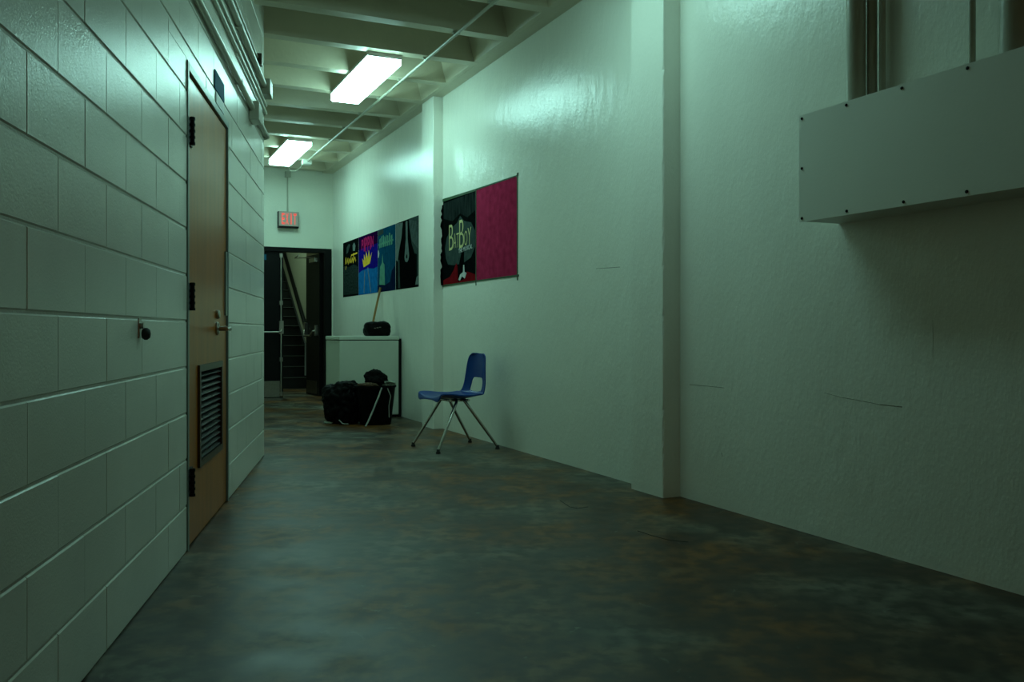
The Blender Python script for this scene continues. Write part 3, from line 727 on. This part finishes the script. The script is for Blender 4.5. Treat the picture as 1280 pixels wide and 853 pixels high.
def blob(name, m, parent, c, rad, noise=.12, seed=1, flat=0, loc=None, sq=2.0, floorz=None):
    rg = random.Random(seed)
    bm = bmesh.new(); bmesh.ops.create_icosphere(bm, subdivisions=5, radius=1)
    from mathutils import noise as nz
    off = Vector((rg.random()*50, rg.random()*50, rg.random()*50))
    for v in bm.verts:
        d = v.co.normalized()
        # superellipsoid
        k = (abs(d.x)**sq+abs(d.y)**sq+abs(d.z)**sq)**(-1/sq)
        n1 = nz.noise(d*1.6+off); n2 = nz.noise(d*4.5+off*2); n3 = abs(nz.noise(d*9+off*3))
        k *= 1+noise*(1.3*n1+.7*n2-.6*n3)
        v.co = Vector((d.x*k*rad[0]+c[0], d.y*k*rad[1]+c[1], d.z*k*rad[2]+c[2]))
        if floorz is not None and v.co.z < floorz: v.co.z = floorz+(v.co.z-floorz)*.03
    me = bpy.data.meshes.new(name); bm.to_mesh(me); bm.free(); me.materials.append(m)
    for p in me.polygons: p.use_smooth = True
    o = bpy.data.objects.new(name, me); COL.objects.link(o)
    if parent: o.parent = parent
    if loc is not None: o.location = loc
    return o
# black bag lying on the lid
bg = empty('black_case', W(2.80, 9.78, .915), RZ, 'small shiny black bag lying on the white appliance lid', 'bag')
blob('bag_body', M['bag'], bg, (0,0,.075), (.145,.12,.088), .06, 4, sq=4.5, floorz=.0)
blob('bag_fold', M['bag'], bg, (.06,-.02,.14), (.07,.08,.03), .15, 9)
for (a, z_) in ((-.03,.09),(.0,.095),(-.06,.085)):
    b = MB(); b.box(a-.008,a+.008,-.138,-.112,z_,z_+.008); b.build('buckle', M['steel'], bg)
# broom stick leaning behind the appliance
p0 = Vector(((442.5-640)/1100*10.80, 10.80, .0)); p1 = W(UW-.016, 10.39, 1.50)
st = empty('wooden_stick', p0, 0, 'thin wooden broom handle leaning on the wall behind the white appliance', 'broom handle')
b = MB(); b.tube([(0,0,.0), tuple(p1-p0)], .0135, 12); b.build('handle', M['stick'], st, smooth=True)
b = MB(); d = (p1-p0).normalized(); b.tube([tuple(d*.0), tuple(d*.12)], .02, 12); b.build('ferrule', M['dark_steel'], st, smooth=True)

# ------------------------------------------------------------------ dark bin, bags and loose bits in front of the appliance
def gpt(px, py): Y = 1069.2/(py-414); return Vector(((px-640)/1100*Y, Y, 0))
bc = gpt(469, 530.5); Yb = bc.y
bn = empty('waste_basket', bc, RZ, 'black tapered basket full of rubbish in front of the appliance', 'basket')
b = MB()
n = 36; rings = []
for (r_, z_) in ((.150,0),(.155,.02),(.178,.22),(.196,.385),(.206,.388),(.206,.408),(.190,.408),(.170,.25),(.145,.03)):
    rings.append([b.bm.verts.new((math.copysign(abs(math.cos(2*PI*k/n))**.6, math.cos(2*PI*k/n))*r_*1.02, math.copysign(abs(math.sin(2*PI*k/n))**.6, math.sin(2*PI*k/n))*r_*.8, z_)) for k in range(n)])
for a, c in zip(rings, rings[1:]):
    for k in range(n): b.bm.faces.new((a[k],a[(k+1)%n],c[(k+1)%n],c[k]))
b.bm.faces.new(rings[0]); b.bm.faces.new(rings[-1])
b.build('basket_body', M['bag'], bn, smooth=True)
b = MB(); b.tube([(.02,-.172,.39),(-.02,-.195,.30),(-.08,-.225,.18),(-.15,-.26,.05),(-.18,-.275,.010)], .0085, 8); s1_ = b.build('strap', M['strap'], bn, smooth=True)
b = MB(); b.tube([(.08,-.172,.385),(.115,-.172,.30),(.10,-.160,.20),(.105,-.152,.08)], .005, 8); b.build('strap', M['strap'], bn, smooth=True)
hd = blob('black_jacket', M['cloth'], None, (0,0,0), (.125,.10,.095), .2, 21, loc=bc+Vector((.0,.02,.47)))
tag(hd, 'dark rounded bundle of cloth heaped on top of the basket', 'cloth')
pp = blob('crumpled_paper', M['paper'], None, (0,0,0), (.075,.06,.035), .45, 31, loc=bc+Vector((.135,.02,.42)))
tag(pp, 'pale crumpled paper at the right edge of the basket', 'paper')
cb = blob('cardboard_scrap', M['brown'], None, (0,0,0), (.10,.04,.025), .3, 35, loc=bc+Vector((-.06,-.13,.415)))
tag(cb, 'dull brown scrap on the front rim of the basket', 'scrap')
gb = gpt(430, 529.5)
bag = empty('rubbish_bag', gb, 0, 'large slumped black rubbish bag on the floor left of the basket', 'bag')
blob('bag_body', M['bag'], bag, (0,0,.20), (.20,.15,.24), .19, 42, sq=2.5, floorz=.0)
blob('bag_neck', M['bag'], bag, (-.10,.03,.17), (.12,.13,.19), .15, 43, sq=2.4, floorz=.0)
blob('bag_fold', M['bag'], bag, (.03,-.0,.38), (.15,.12,.06), .22, 44)
b = MB(); b.tube([(-.02,-.16,.05),(.02,-.18,.015),(.08,-.17,.01)], .006, 8); b.build('drawstring', M['strap'], bag, smooth=True)
sc_ = blob('paper_scrap', M['paper'], None, (0,0,0), (.05,.035,.016), .3, 51, loc=gpt(411,530)+Vector((0,0,.012)))
tag(sc_, 'small pale scrap on the floor beside the rubbish bag', 'paper')

# ------------------------------------------------------------------ marks on the floor and wall: cracks and scuffs
def crack(pts, wd, name, label):
    b = MB(); v = [gpt(*p) for p in pts]
    for p, q in zip(v, v[1:]):
        d = (q-p).normalized(); n_ = Vector((-d.y,d.x,0))*wd/2
        b.prism([((p-n_).x,(p-n_).y),((q-n_).x,(q-n_).y),((q+n_).x,(q+n_).y),((p+n_).x,(p+n_).y)], .0, .0012, lambda a,c,e:(a,c,e))
    o = b.build(name, M['black_rubber']); tag(o, label, kind='structure')
crack([(797,664),(815,670),(838,676),(860,678)], .006, 'trim_3', 'curved crack in the concrete floor')
crack([(700,626),(712,634),(722,636),(735,634)], .005, 'trim_4', 'short crack in the concrete floor')
